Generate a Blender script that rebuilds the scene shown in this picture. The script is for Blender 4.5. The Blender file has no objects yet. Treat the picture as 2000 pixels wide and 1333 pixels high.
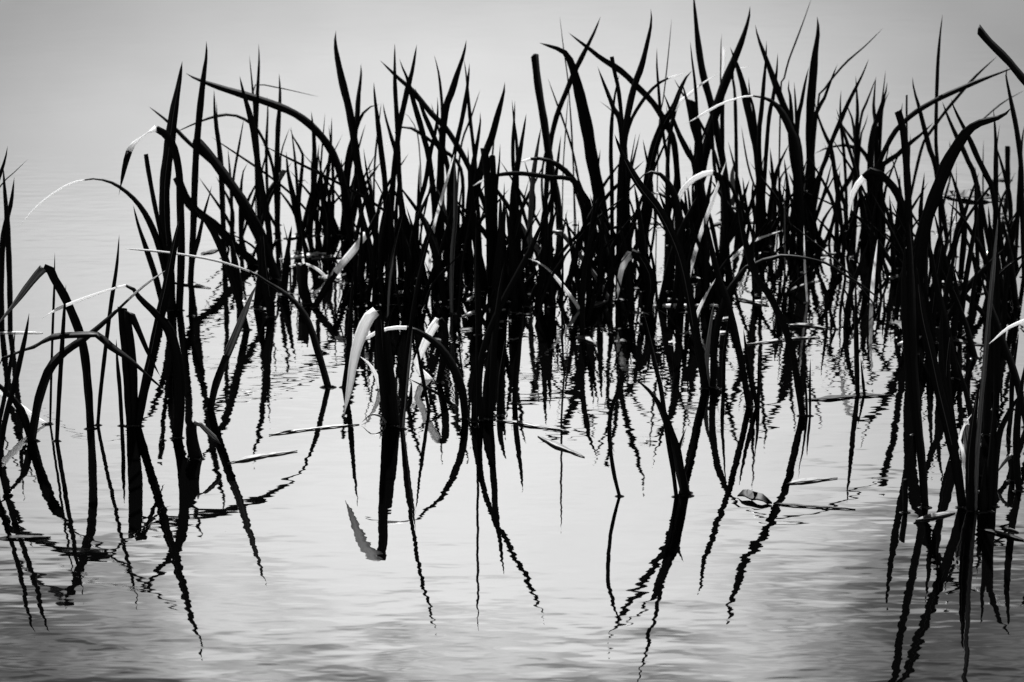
import bpy, math, random
from mathutils import Vector

random.seed(7)
sc = bpy.context.scene
col = sc.collection
R = math.radians

# ------------------------------------------------------------------ camera
PITCH, CAM_H, LENS = 20.0, 1.30, 100.0
cam_data = bpy.data.cameras.new('camera')
cam = bpy.data.objects.new('camera', cam_data)
col.objects.link(cam)
cam.location = (0, 0, CAM_H)
cam.rotation_euler = (R(90 - PITCH), 0, 0)
cam_data.lens = LENS
cam_data.sensor_width = 36.0
cam_data.clip_end = 4000
cam_data.dof.use_dof = True
cam_data.dof.focus_distance = 3.45
cam_data.dof.aperture_fstop = 11.0
sc.camera = cam

# ------------------------------------------------------------------ sky (grey: the photograph is monochrome)
SUN_EL, SUN_AZ = 38.0, -2.0
world = bpy.data.worlds.new('World')
sc.world = world
world.use_nodes = True
wt = world.node_tree
wt.nodes.clear()
def wn(kind, **kw):
    n = wt.nodes.new(kind)
    for k, v in kw.items():
        setattr(n, k, v)
    return n
def wl(a, b):
    wt.links.new(a, b)
def wmath(op, a, b=None, c=None, clamp=False):
    n = wn('ShaderNodeMath', operation=op, use_clamp=clamp)
    for i, v in enumerate((a, b, c)):
        if v is None:
            continue
        if isinstance(v, (int, float)):
            n.inputs[i].default_value = v
        else:
            wl(v, n.inputs[i])
    return n.outputs[0]
def wmap(v, a, b, c, d):
    n = wn('ShaderNodeMapRange', interpolation_type='SMOOTHERSTEP')
    wl(v, n.inputs[0])
    for i, q in enumerate((a, b, c, d)):
        n.inputs[i + 1].default_value = q
    return n.outputs[0]
sky = wn('ShaderNodeTexSky', sky_type='NISHITA', sun_disc=False)
sky.sun_elevation = R(SUN_EL)
sky.sun_rotation = R(SUN_AZ)
bw = wn('ShaderNodeRGBToBW')
wl(sky.outputs[0], bw.inputs[0])
tc = wn('ShaderNodeTexCoord')
sep = wn('ShaderNodeSeparateXYZ')
wl(tc.outputs['Generated'], sep.inputs[0])
el = wmath('MULTIPLY', wmath('ARCSINE', sep.outputs[2]), 57.2958)
az = wmath('MULTIPLY', wmath('ARCTAN2', sep.outputs[0], sep.outputs[1]), 57.2958)
# cloud deck: stretched noise on the direction
mp = wn('ShaderNodeMapping')
mp.inputs['Scale'].default_value = (1.0, 1.0, 2.0)
mp.inputs['Location'].default_value = (5.3, 1.4, 0.6)
wl(tc.outputs['Generated'], mp.inputs[0])
nz = wn('ShaderNodeTexNoise')
nz.inputs['Scale'].default_value = 17.0
nz.inputs['Detail'].default_value = 3.0
nz.inputs['Roughness'].default_value = 0.58
wl(mp.outputs[0], nz.inputs['Vector'])
cl = wmath('SUBTRACT', nz.outputs[0], 0.5)
# a radial glow shaped to dim the frame's corners, and the darker ragged deck above it
r2 = wmath('ADD', wmath('POWER', wmath('DIVIDE', wmath('ABSOLUTE', wmath('ADD', az, 0.6)), 14.4), 2.0),
           wmath('POWER', wmath('DIVIDE', wmath('ABSOLUTE', wmath('SUBTRACT', el, 20.6)), 8.8), 2.0))
glow = wmath('DIVIDE', 1.0, wmath('ADD', 1.0, wmath('MULTIPLY', r2, r2)))
glow = wmath('MAXIMUM', glow, 0.42)
q = wmath('ADD', el, wmath('MULTIPLY', wmath('MINIMUM', wmath('MAXIMUM', wmath('SUBTRACT', az, 2.2), 0.0), 12.0), 0.42))
q = wmath('ADD', q, wmath('MULTIPLY', wmath('MINIMUM', wmath('MAXIMUM', wmath('SUBTRACT', -4.0, az), 0.0), 12.0), 0.36))
q = wmath('ADD', q, wmath('MULTIPLY', cl, 13.0))
deck = wmap(q, 23.6, 31.5, 1.0, 0.12)
fac = wmath('MULTIPLY', deck, glow)
fac = wmath('MULTIPLY', fac, wmath('ADD', 1.0, wmath('MULTIPLY', cl, 0.25)))
bg = wn('ShaderNodeBackground')
bg.inputs['Strength'].default_value = 0.15
wl(wmath('MULTIPLY', bw.outputs[0], fac), bg.inputs['Color'])
wo = wn('ShaderNodeOutputWorld')
wl(bg.outputs[0], wo.inputs[0])

sun_d = bpy.data.lights.new('sun', 'SUN')
sun_d.energy = 4.5
sun_d.angle = R(1.0)
sun_d.color = (1, 1, 1)
sun = bpy.data.objects.new('sun', sun_d)
col.objects.link(sun)
sun.rotation_euler = Vector((-math.sin(R(SUN_AZ)) * math.cos(R(SUN_EL)), -math.cos(R(SUN_AZ)) * math.cos(R(SUN_EL)), -math.sin(R(SUN_EL)))).to_track_quat('-Z', 'Y').to_euler()

sc.view_settings.view_transform = 'Standard'
sc.view_settings.look = 'None'
sc.view_settings.gamma = 1.0
sc.view_settings.exposure = 0.93
sc.view_settings.use_curve_mapping = False
sc.cycles.max_bounces = 8

# ------------------------------------------------------------------ pixel of the photograph -> point
F = 2000 * LENS / 36.0
FW = Vector((0, math.cos(R(PITCH)), -math.sin(R(PITCH))))
UP = Vector((0, math.sin(R(PITCH)), math.cos(R(PITCH))))
RT = Vector((1, 0, 0))
CAM = Vector((0, 0, CAM_H))
def ray(x, y):
    return RT * ((x - 1000) / F) + UP * ((666.5 - y) / F) + FW
def ground(x, y, z=0.0):
    d = ray(x, y)
    return CAM + d * ((z - CAM_H) / d.z)
def at_depth(x, y, Y):
    d = ray(x, y)
    return CAM + d * (Y / d.y)
def proj(p):
    v = p - CAM
    k = v.dot(FW)
    return 1000 + F * v.dot(RT) / k, 666.5 - F * v.dot(UP) / k

# ------------------------------------------------------------------ materials
def mat(name):
    m = bpy.data.materials.new(name)
    m.use_nodes = True
    return m, m.node_tree.nodes, m.node_tree.links, m.node_tree.nodes['Principled BSDF']
def leaf_material(name, lo, hi, rough, spec, trans, across=9.0, p0=0.35, p1=0.62):
    m, N, L, b = mat(name)
    uv = N.new('ShaderNodeUVMap')
    mpn = N.new('ShaderNodeMapping')
    mpn.inputs['Scale'].default_value = (across, 5.0, 1)
    oi = N.new('ShaderNodeObjectInfo')
    L.new(uv.outputs[0], mpn.inputs[0])
    n = N.new('ShaderNodeTexNoise')
    n.noise_dimensions = '4D'
    n.inputs['Scale'].default_value = 1.0
    n.inputs['Detail'].default_value = 3.0
    L.new(mpn.outputs[0], n.inputs['Vector'])
    mm = N.new('ShaderNodeMath'); mm.operation = 'MULTIPLY'; mm.inputs[1].default_value = 37.0
    L.new(oi.outputs['Random'], mm.inputs[0])
    L.new(mm.outputs[0], n.inputs['W'])
    cr = N.new('ShaderNodeValToRGB')
    cr.color_ramp.elements[0].position = p0
    cr.color_ramp.elements[0].color = (lo, lo, lo, 1)
    cr.color_ramp.elements[1].position = p1
    cr.color_ramp.elements[1].color = (hi, hi, hi, 1)
    L.new(n.outputs[0], cr.inputs[0])
    L.new(cr.outputs[0], b.inputs['Base Color'])
    b.inputs['Roughness'].default_value = rough
    b.inputs['Specular IOR Level'].default_value = spec
    bp = N.new('ShaderNodeBump')
    bp.inputs['Strength'].default_value = 0.4
    bp.inputs['Distance'].default_value = 0.0006
    L.new(n.outputs[0], bp.inputs['Height'])
    L.new(bp.outputs[0], b.inputs['Normal'])
    if trans:
        t = N.new('ShaderNodeBsdfTranslucent')
        L.new(cr.outputs[0], t.inputs['Color'])
        mx = N.new('ShaderNodeMixShader')
        mx.inputs[0].default_value = trans
        L.new(b.outputs[0], mx.inputs[1]); L.new(t.outputs[0], mx.inputs[2])
        L.new(mx.outputs[0], N['Material Output'].inputs['Surface'])
    return m
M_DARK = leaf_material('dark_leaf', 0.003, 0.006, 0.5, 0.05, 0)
M_GREY = leaf_material('grey_leaf', 0.008, 0.36, 0.45, 0.2, 0.2, 8.0, 0.40, 0.66)  # dark to mid-grey streaks along the leaf
M_PALE = leaf_material('pale_sheen_leaf', 0.30, 0.95, 0.5, 0.2, 0.6, 9.0, 0.28, 0.42)  # pale tone paints sky sheen on tilted leaves; also colours dead scraps
M_RIB = leaf_material('leaf_midrib', 0.02, 0.10, 0.4, 0.3, 0, 3.0)
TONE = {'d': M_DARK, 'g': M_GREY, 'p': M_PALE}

def water_material():
    m, N, L, b = mat('pond_water')
    N.remove(b)
    geo = N.new('ShaderNodeNewGeometry')
    def noise(scale, detail, loc=(0, 0, 0), rot=0.0, rough=0.5):
        mp_ = N.new('ShaderNodeMapping')
        mp_.inputs['Scale'].default_value = scale
        mp_.inputs['Location'].default_value = loc
        mp_.inputs['Rotation'].default_value = (0, 0, rot)
        L.new(geo.outputs['Position'], mp_.inputs[0])
        n = N.new('ShaderNodeTexNoise')
        n.inputs['Scale'].default_value = 1.0
        n.inputs['Detail'].default_value = detail
        n.inputs['Roughness'].default_value = rough
        L.new(mp_.outputs[0], n.inputs['Vector'])
        return n.outputs[0]
    def M(op, a, b_):
        n = N.new('ShaderNodeMath'); n.operation = op
        for i, v in enumerate((a, b_)):
            if isinstance(v, (int, float)):
                n.inputs[i].default_value = v
            else:
                L.new(v, n.inputs[i])
        return n.outputs[0]
    fine = noise((16, 44, 1), 1.5, (0, 0, 0), R(4))
    mid = noise((8.5, 14.5, 1), 1.0, (4, 2, 0), R(-6))
    swell = noise((3.2, 7.5, 1), 1.0, (9, 1, 0), R(3))
    calm = noise((0.8, 1.6, 1), 1.0, (2, 7, 0))
    amp = N.new('ShaderNodeMapRange')
    amp.inputs[1].default_value = 0.35; amp.inputs[2].default_value = 0.65
    amp.inputs[3].default_value = 0.55; amp.inputs[4].default_value = 1.35
    L.new(calm, amp.inputs[0])
    h = M('ADD', M('MULTIPLY', fine, RIP[0]), M('ADD', M('MULTIPLY', mid, RIP[1]), M('MULTIPLY', swell, RIP[2])))
    h = M('MULTIPLY', h, amp.outputs[0])
    # the water behind the bed lies sheltered and smoother
    sepw = N.new('ShaderNodeSeparateXYZ')
    L.new(geo.outputs['Position'], sepw.inputs[0])
    lee = N.new('ShaderNodeMapRange')
    lee.interpolation_type = 'SMOOTHSTEP'
    lee.inputs[1].default_value = 3.9; lee.inputs[2].default_value = 4.7
    lee.inputs[3].default_value = 1.0; lee.inputs[4].default_value = 0.12
    L.new(sepw.outputs[1], lee.inputs[0])
    busy = N.new('ShaderNodeMapRange')
    busy.interpolation_type = 'SMOOTHSTEP'
    busy.inputs[1].default_value = 3.15; busy.inputs[2].default_value = 3.5
    busy.inputs[3].default_value = 0.25; busy.inputs[4].default_value = 1.0
    L.new(sepw.outputs[1], busy.inputs[0])
    tiny = noise((24, 85, 1), 1.0, (1, 5, 0), R(-3))
    h = M('ADD', h, M('MULTIPLY', M('MULTIPLY', tiny, RIP[3]), busy.outputs[0]))
    h = M('MULTIPLY', h, lee.outputs[0])
    bp = N.new('ShaderNodeBump')
    bp.inputs['Strength'].default_value = 1.0
    bp.inputs['Distance'].default_value = 1.0
    L.new(h, bp.inputs['Height'])
    gl = N.new('ShaderNodeBsdfGlossy')
    gl.inputs['Color'].default_value = (0.9, 0.9, 0.9, 1)
    gl.inputs['Roughness'].default_value = 0.0
    L.new(bp.outputs[0], gl.inputs['Normal'])
    df = N.new('ShaderNodeBsdfDiffuse')
    df.inputs['Color'].default_value = (0.0015, 0.0015, 0.0015, 1)
    fr = N.new('ShaderNodeFresnel')
    fr.inputs['IOR'].default_value = 2.6
    L.new(bp.outputs[0], fr.inputs['Normal'])
    mx = N.new('ShaderNodeMixShader')
    L.new(fr.outputs[0], mx.inputs[0])
    L.new(df.outputs[0], mx.inputs[1]); L.new(gl.outputs[0], mx.inputs[2])
    L.new(mx.outputs[0], N['Material Output'].inputs['Surface'])
    return m
RIP = (0.00020, 0.00046, 0.00026, 0.00019)
M_WATER = water_material()

# ------------------------------------------------------------------ water
wm = bpy.data.meshes.new('water')
S = 1500.0
wm.from_pydata([(-S, -S, 0), (S, -S, 0), (S, S, 0), (-S, S, 0)], [], [(0, 1, 2, 3)])
wm.materials.append(M_WATER)
water = bpy.data.objects.new('water', wm)
col.objects.link(water)
water['kind'] = 'structure'

# ------------------------------------------------------------------ leaf builder
def catmull(P, n):
    """resample the polyline P (tuples) with a centripetal-ish spline, n points"""
    if len(P) == 2:
        return [tuple(a + (b - a) * i / (n - 1) for a, b in zip(P[0], P[1])) for i in range(n)]
    ext = [tuple(2 * a - b for a, b in zip(P[0], P[1]))] + P + [tuple(2 * a - b for a, b in zip(P[-1], P[-2]))]
    dense = []
    for i in range(1, len(ext) - 2):
        p0, p1, p2, p3 = ext[i - 1:i + 3]
        for k in range(12):
            t = k / 12
            dense.append(tuple(0.5 * (2 * b + (c - a) * t + (2 * a - 5 * b + 4 * c - d) * t * t + (3 * b - a - 3 * c + d) * t ** 3)
                               for a, b, c, d in zip(p0, p1, p2, p3)))
    dense.append(P[-1])
    L = [0.0]
    for a, b in zip(dense, dense[1:]):
        L.append(L[-1] + math.hypot(b[0] - a[0], b[1] - a[1]))
    out, j = [], 0
    for i in range(n):
        s = L[-1] * i / (n - 1)
        while j < len(L) - 2 and L[j + 1] < s:
            j += 1
        t = (s - L[j]) / max(1e-9, L[j + 1] - L[j])
        out.append(tuple(a + (b - a) * t for a, b in zip(dense[j], dense[j + 1])))
    return out

def parse(spec):
    f = spec.split('|')
    pts = [tuple(float(q) for q in t.split(',')) for t in f[0].split()]
    w = float(f[1])
    o = dict(tone='d', cut=False, r=None, d=None, pale=None, ptone='p', rib=False, qend=None, edge=False)
    for t in (f[2].split() if len(f) > 2 else []):
        if t == 'c': o['cut'] = True
        elif t in 'pg': o['tone'] = t
        elif t[0] == 'q': o['qend'] = int(t[1:])
        elif t == 'e': o['edge'] = True
        elif t == 'm': o['rib'] = True
        elif t[0] == 'r': o['r'] = float(t[1:])
        elif t[0] == 'd': o['d'] = float(t[1:])
        elif t[0] == 'p': o['pale'] = int(t[1:])
        elif t[0] == 'g': o['pale'] = int(t[1:]); o['ptone'] = 'g'
    return pts, w, o

def spine(spec):
    """3-D centre line, half widths, index where the pale part starts"""
    pts, w, o = parse(spec)
    custom = any(len(p) > 2 for p in pts)
    P = [(p[0], p[1], p[2] if len(p) > 2 else w) for p in pts]
    total = sum(math.hypot(b[0] - a[0], b[1] - a[1]) for a, b in zip(P, P[1:]))
    n = max(9, min(34, int(total / 17)))
    Q = catmull(P, n)
    base = ground(*P[0][:2])
    top_i = min(range(n), key=lambda i: Q[i][1])
    hgt = max(20.0, Q[0][1] - Q[top_i][1])
    scale = F / base.y
    hm = hgt / scale
    fr = lambda i: (i / (n - 1)) ** 1.4
    def build(d):
        return [at_depth(q[0], q[1], base.y + d * fr(i)) for i, q in enumerate(Q)]
    if o['d'] is not None:
        d = o['d'] * hm
    elif o['r'] is not None:
        lo, hi = -0.9 * hm, 0.9 * hm
        for _ in range(40):
            d = (lo + hi) / 2
            p = build(d)[top_i]
            yy = proj(Vector((p.x, p.y, -p.z)))[1]
            if yy < o['r']: hi = d        # leaning towards the camera lengthens the reflection
            else: lo = d
    else:
        d = max(-0.3, min(0.3, random.gauss(-0.04, 0.11))) * hm
    C = build(d)
    # width profile
    pi = None
    if o['pale'] is not None:
        acc = [0.0]
        for a, b in zip(P, P[1:]):
            acc.append(acc[-1] + math.hypot(b[0] - a[0], b[1] - a[1]))
        pi = int(round(acc[o['pale']] / acc[-1] * (n - 1)))
        pi = max(1, min(n - 3, pi))
    o['app'] = [(q[2] / w) for q in Q] if o['edge'] else None
    taper_len = max(0.22, min(0.7, random.uniform(75, 125) * (0.6 + w / 25) / total)) if total > 60 else 0.6
    half = []
    for i in range(n):
        t = i / (n - 1)
        k = 0.86 + 0.14 * min(1, t / 0.25)
        if not o['cut']:
            k *= min(1.0, max(0.0, (1 - t) / taper_len)) ** 0.66
        k *= 1 + 0.05 * math.sin(i * 1.7 + P[0][0])
        if custom and not o['edge']:
            k = max(0.08, min(1.0, (1 - t) / 0.06)) * max(0.5, Q[i][2]) / w
        half.append(k * w * 0.5 * (C[i] - CAM).dot(FW) / F)
    return C, half, pi, o

def strip_mesh(name, C, half, material, cut, twist0, twist1, v0=0.0, jag=0.0, app=None, under=None):
    n = len(C)
    verts, faces, uvs = [], [], []
    v = v0
    for i in range(n):
        t = (C[min(i + 1, n - 1)] - C[max(i - 1, 0)]).normalized()
        vd = (C[i] - CAM).normalized()
        side = t.cross(vd)
        if side.length < 1e-4: side = Vector((1, 0, 0))
        side.normalize()
        nrm = side.cross(t).normalized()
        tw = twist0 + (twist1 - twist0) * i / (n - 1)
        if app:
            c_ = max(0.12, min(1.0, app[i]))
            cand = [math.acos(c_), -math.acos(c_)]
            tw = min(cand, key=lambda a_: abs((side * math.cos(a_) + nrm * math.sin(a_)).z))
        s = side * math.cos(tw) + nrm * math.sin(tw)
        nn = nrm * math.cos(tw) - side * math.sin(tw)
        hw = half[i] if app else half[i] / math.cos(tw)
        th = min(0.0012, hw * 0.32) + 0.00008
        if i: v += (C[i] - C[i - 1]).length
        # keeled section: two edges, a raised midrib behind, a shallow trough in front
        ja = t * (random.uniform(-1, 1) * jag * hw) if (cut and i == n - 1) else Vector()
        jb = t * (random.uniform(-1, 1) * jag * hw) if (cut and i == n - 1) else Vector()
        verts += [C[i] - s * hw + ja, C[i] + nn * th, C[i] + s * hw + jb, C[i] - nn * th * 1.4]
        uvs += [(0, v), (0.5, v), (1, v), (0.5, v)]
    for i in range(n - 1):
        a, b = 4 * i, 4 * i + 4
        for k in range(4):
            k2 = (k + 1) % 4
            faces.append((a + k, a + k2, b + k2, b + k))
    faces.append((3, 2, 1, 0))
    e = 4 * (n - 1)
    faces.append((e, e + 1, e + 2, e + 3))
    me = bpy.data.meshes.new(name)
    me.from_pydata(verts, [], faces)
    uvl = me.uv_layers.new(name='UVMap')
    for lp in me.loops:
        uvl.data[lp.index].uv = uvs[lp.vertex_index]
    me.materials.append(material)
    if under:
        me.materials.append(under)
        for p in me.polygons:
            if p.normal.z < 0: p.material_index = 1  # downward faces get the dark tone, painting the underside's shade
    for p in me.polygons: p.use_smooth = True
    return me

def shift(me, o):
    for v in me.vertices: v.co -= o

def w_of(spec):
    return parse(spec)[1]

def leaf(spec, name='leaf', parent=None, origin=None):
    C, half, pi, o = spine(spec)
    a = 0.0 if o['tone'] != 'd' else random.uniform(-0.5, 0.5)
    b = a + random.uniform(-0.5, 0.5)
    # bury the foot a little so the leaf really comes out of the water
    if C[0].z < 0.01:
        C[0] = C[0] + (C[0] - C[1]).normalized() * 0.012
    base = origin if origin is not None else Vector((C[0].x, C[0].y, 0))
    m1 = pi + 1 if pi else len(C)
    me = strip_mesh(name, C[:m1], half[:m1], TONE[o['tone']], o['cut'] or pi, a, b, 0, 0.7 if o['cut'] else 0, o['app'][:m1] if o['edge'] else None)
    shift(me, base)
    ob = bpy.data.objects.new(name, me)
    col.objects.link(ob)
    if parent: ob.parent = parent
    else: ob.location = base
    if o['rib'] or (w_of(spec) >= 16 and o['tone'] == 'd' and not o['cut'] and random.random() < 0.55):
        k0, k1 = max(1, int(0.25 * m1)), max(4, int(0.93 * m1))
        off = random.choice((-0.45, 0.0, 0.3))
        RC, RH = [], []
        for i in range(k0, min(k1, m1)):
            t = (C[min(i + 1, len(C) - 1)] - C[i - 1]).normalized()
            vd = (C[i] - CAM).normalized()
            sd = t.cross(vd).normalized()
            RC.append(C[i] - vd * 0.0022 + sd * half[i] * off)
            RH.append(0.00035)
        if len(RC) > 3:
            rm = strip_mesh('midrib', RC, RH, M_RIB, True, 0, 0)
            shift(rm, base)
            ro = bpy.data.objects.new('midrib', rm)
            col.objects.link(ro)
            ro.parent = ob
    if pi:
        C2, h2 = C[pi:], half[pi:]
        if o['qend']:
            P0 = parse(spec)[0]
            ac = [0.0]
            for u, v in zip(P0, P0[1:]):
                ac.append(ac[-1] + math.hypot(v[0] - u[0], v[1] - u[1]))
            qi = max(pi + 2, int(round(ac[o['qend']] / ac[-1] * (len(C) - 1))))
            me3 = strip_mesh('leaf_point', C[qi:], half[qi:], M_DARK, True, 0, 0, 0, 0.3)
            shift(me3, base)
            o3 = bpy.data.objects.new('leaf_point', me3)
            col.objects.link(o3)
            o3.parent = ob
            C2, h2 = C[pi:qi + 1], half[pi:qi + 1]
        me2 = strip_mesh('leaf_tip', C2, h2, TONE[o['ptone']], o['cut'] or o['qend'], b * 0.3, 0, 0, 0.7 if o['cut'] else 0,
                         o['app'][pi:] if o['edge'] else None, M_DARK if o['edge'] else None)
        shift(me2, base)
        o2 = bpy.data.objects.new('leaf_tip', me2)
        col.objects.link(o2)
        o2.parent = ob
        o2['label'] = 'pale leaf tip with painted sky sheen' if o['ptone'] == 'p' else 'leaf tip with dark to mid-grey streaks'  # pale tone stands in for sky reflected off the bent end
    return ob

def tag(o, label, cat, group=None, kind=None):
    o['label'] = label; o['category'] = cat
    if group: o['group'] = group
    if kind: o['kind'] = kind

PLANTS = []     # (object, top pixel x, top pixel y, n, short landmark name or None, specs)
GROUP = 'reeds standing in the pond'
def plant(specs, label=None, mark=None, group=GROUP):
    tops = []
    for s in specs:
        P, w, o = parse(s)
        tops.append(min(((p[1], p[0]) for p in P)))
    top = min(tops)
    if len(specs) == 1:
        ob = leaf(specs[0], 'reed')
    else:
        bs = [ground(*parse(s)[0][0][:2]) for s in specs]
        org = sum(bs, Vector()) / len(bs)
        org.z = 0
        ob = bpy.data.objects.new('reed', None)
        ob.empty_display_size = 0.03
        col.objects.link(ob)
        ob.location = org
        for s in specs:
            leaf(s, 'leaf', ob, org)
    tag(ob, label or '', 'reed', group)
    PLANTS.append(dict(ob=ob, x=top[1], y=top[0], n=len(specs), mark=mark, specs=specs, label=label))
    return ob

# ================================================================== reeds that stand out
# ---- left edge and left foreground
plant(["20,648 19,560 16,470 13,420 9,370 6,322|11", "4,648 2,560 5,480 13,430 22,395 28,346|12"],
      'pair of dark reed leaves crossing like scissors at the left edge', 'the crossed pair at the left edge')
plant(["-14,700 -22,520 -18,400 0,342 10,312 15,285|10", "-30,640 -20,420 0,365 30,335 54,312|3"],
      'dark reed mostly cut off by the left edge, with one hair-thin leaf')
plant(["177,838 172,760 161,670 132,592 106,545 91,521 62,550 30,592 -6,636|17|g5 r1172"],
      'dark reed folded sharply like a roof, its grey end sloping down left', 'the roof-shaped folded reed')
plant(["98,828 100,740 103,640 106,560 107,493|5"],
      'slender straight reed crossing behind the roof-shaped folded reed')
plant(["111,862 115,780 121,680 126,600 129,555|9|r1172"],
      'straight slim reed rooted just right of the bent hoop reed')
plant(["62,862,19 66,832,18 78,772,18 100,716,18 134,682,15 165,662,13 215,620,8 252,585,4 285,556,3 323,529,1.5|25|p7 e r1190",
       "61,862 45,810 28,782 0,755 -30,725|15"],
      'hoop-like dark reed bending right from a crossed foot near the left edge', 'the hoop reed near the left edge')
plant(["-44,868,6 -36,790,5 0,708,4 24,694,3 48,684,4 70,676,8 90,664,8 112,657,13 165,654,12 192,655,13 215,676,15 260,708,13 300,745,6 325,765,1.5|34|e d-0.1"],
      'dark leaf lying level across other reeds, its point drooping right')
plant(["-2,905 8,832 20,782 35,722 51,650 57,611|11|r1245", "-20,915 -8,850 8,780 22,700 30,645|9|r1250"],
      'two short straight dark leaves leaning right at the lower left edge')
plant(["93,829,3 68,815,9 45,800,14 20,781,14 0,766,13 -30,735,12|14|p d-0.2"],
      'pale leaf dipping its point into the water at left', 'the pale dipping leaf at left')
plant(["191,831 196,770 205,690 216,600 228,520 233,458|8|r1187"],
      'slim tall reed alone right of the roof-shaped folded reed', 'the slim lone reed at left')
plant(["255,833 250,740 244,660 239,603|19|c r1047", "262,833 262,760 258,690 251,640 250,606 268,640 291,693 313,736|15|d-0.1",
       "238,832 234,760 229,705 227,662|8|r985"],
      'broken stump with a folded leaf hanging right and a short shoot beside', 'the broken stump at left')
plant(["268,833 280,770 296,700 310,630 326,560 341,480 358,398|19|r1280"],
      'broad blade leaning right, rooted beside the broken stump')
plant(["346,856 351,790 347,710 330,645 303,612,14 275,585,11 252,559,6 215,566,4 165,583,6 110,605,6 82,623,1.5|20|p6 r1152"],
      'dark reed arching left with a long white point aimed down left', 'the arching reed with white point')
plant(["335,607 330,520 322,430 322,360 330,290 340,215 350,160 356,120|21|r1047",
       "350,607,14 354,500,15 352,400,15 350,340,14 340,290,15 325,265,15 306,252,14 297,254,4 272,272,4 256,288,12 245,320,11 232,382,1|14|r1040 p7 q9"],
      'tall blade with a crooked neighbour whose tip hangs down loose at left', 'the tall blade with hanging tip')
plant(["372,553 377,460 380,370 383,300 389,230 397,155 403,110 403,80|13"],
      'tallest straight blade of the left clump, standing nearly upright', 'the tallest blade of the left clump')
plant(["335,605 325,540 310,480 295,440 275,405,10 250,378,8 220,358,6 190,350,4 165,352,2.5 130,362,3.2 75,400,2 37,443,1|13|p8 d-0.1"],
      'thin reed bowing far left, its fading white tip out over open water', 'the thin reed bowing far left')
plant(["318,602 305,545 287,490 270,440 260,400|12"],
      'short pointed dark reed leaning left below the thin bowing reed')
plant(["340,604 330,520 315,460 302,400 290,335 285,302|9|c"],
      'narrow broken reed leaning left with a splintered top')
plant(["681,470 680,400 668,350 650,300 620,258 580,225 530,203 480,187 425,170 380,153 362,143|15|d-0.15"],
      'long dark leaf sweeping left in a great arch above the left clump', 'the great left-sweeping arch')
plant(["540,545 508,455 475,395 440,345 410,305 379,271|19|c", "505,475 440,345 410,315 370,280 330,240 290,208|8"],
      'thick blunt leaf slanting up left with a thin pointed one alongside')
plant(["502,518 460,482 420,440 372,402 345,345|17|c", "482,645 458,560 430,480 402,432 372,395|14"],
      'heavy pair of dark leaves leaning left in the left clump')
plant(["641,757,15 622,690,15 601,627,13 576,590,10 545,565,7 520,550,4 490,532,3 430,512,2.6 370,500,2.4 300,491,2 240,486,1|24|p6 r1027 e"],
      'curved dark reed sweeping left into a thread-thin white tip', 'the curved reed with thread-thin tip')
plant(["372,618 375,520 387,470 398,420 408,385 414,362|9|r870"],
      'slim reed right of the tallest left blade, its point leaning right')
plant(["384,897,26 375,862,24 380,823,9 402,840,10 431,868,12|24|g2 c d-0.1"],
      'curled stub of dead leaf folded over just above the water', 'the curled stub')
plant(["613,602 635,566 656,531 690,490 717,455|14|c p2 r700"],
      'cut leaf slanting right with a broad white striped end', 'the white-ended slanting leaf')
plant(["601,594 592,562 590,528 588,519|21|c", "640,547 625,530 601,517 580,517 548,526|6|p"],
      'dark hanging flap under a small pale bent leaf')
plant(["411,800 422,750 445,690 470,630 490,580 502,555|15|g2 r1143"],
      'grey streaked blade leaning right in the open water at left', 'the grey streaked blade')
plant(["672,757 680,700 685,610 690,530|11|r990"], 'narrow dark blade left of the pale drooping leaf')
plant(["757,827,20 750,750,20 743,680,19 740,625,18 733,608,20 716,628,24 700,668,22 690,710,17 683,755,13 671,815,2|22|p4 r1117",
       "773,833 766,770 757,700 749,640|19|c r1000"],
      'thick twin stalks with one broad white leaf folded over, drooping left', 'the twin stalks with drooping white leaf')
plant(["909,819,14 903,765,16 886,720,17 865,685,15 840,662,12 810,645,9 785,640,8 755,643,7 730,652,8 706,668,7|16|p6 r1022"],
      'dark hoop leaf bending left behind the twin stalks, its end white', 'the white-ended hoop')
plant(["742,762 735,735 720,710 702,696|9|p"], 'small pale scrap of leaf beside the twin stalks')
plant(["856,748,10 866,700,15 869,650,15 860,623,16 840,650,17 823,688,14 813,712,12 830,735,15 850,746,14|16|p3"],
      'folded leaf with white flap hanging left behind the hoop', 'the folded white flap')
plant(["787,839 791,785 796,735 801,680 806,623|7|g", "785,838 788,760 796,680 811,580 829,500 846,440|8|r1237"],
      'pair of slim silvery reeds just right of the twin stalks')
plant(["838,804 826,740 815,680 806,625|7|r1005"], 'slim short reed leaning left under the white-ended hoop')
plant(["776,781 771,765 773,735|9", "795,800 801,785 804,745|8"], 'two tiny dark shoots beside the twin stalks')
plant(["885,792 860,772 830,756 798,740|7"], 'thin fallen dark leaf sloping down to the foot of the hoop')
plant(["755,829 746,815 725,810 706,826|5|g d0"], 'tiny grey loop of leaf at the foot of the twin stalks')
# ---- centre front
plant(["940,822 936,760 942,690 962,632 992,570 1030,500 1070,410|12|r1210", "950,818 955,740 960,680 966,640|22|r930",
       "958,820 962,740 966,660 975,580 985,510|13|r1125", "932,834 932,740 931,640 930,540 930,430|5|r1232",
       "926,825 930,740 934,690|14|r925", "975,812 978,740 984,690 990,650|12|r900"],
      'dense dark clump at the centre with a sharp blade slanting right', 'the dense centre clump')
plant(["1005,789 1008,740 1013,690 1019,640 1022,600|11|r965"], 'short dark reed standing just right of the dense centre clump')
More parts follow.
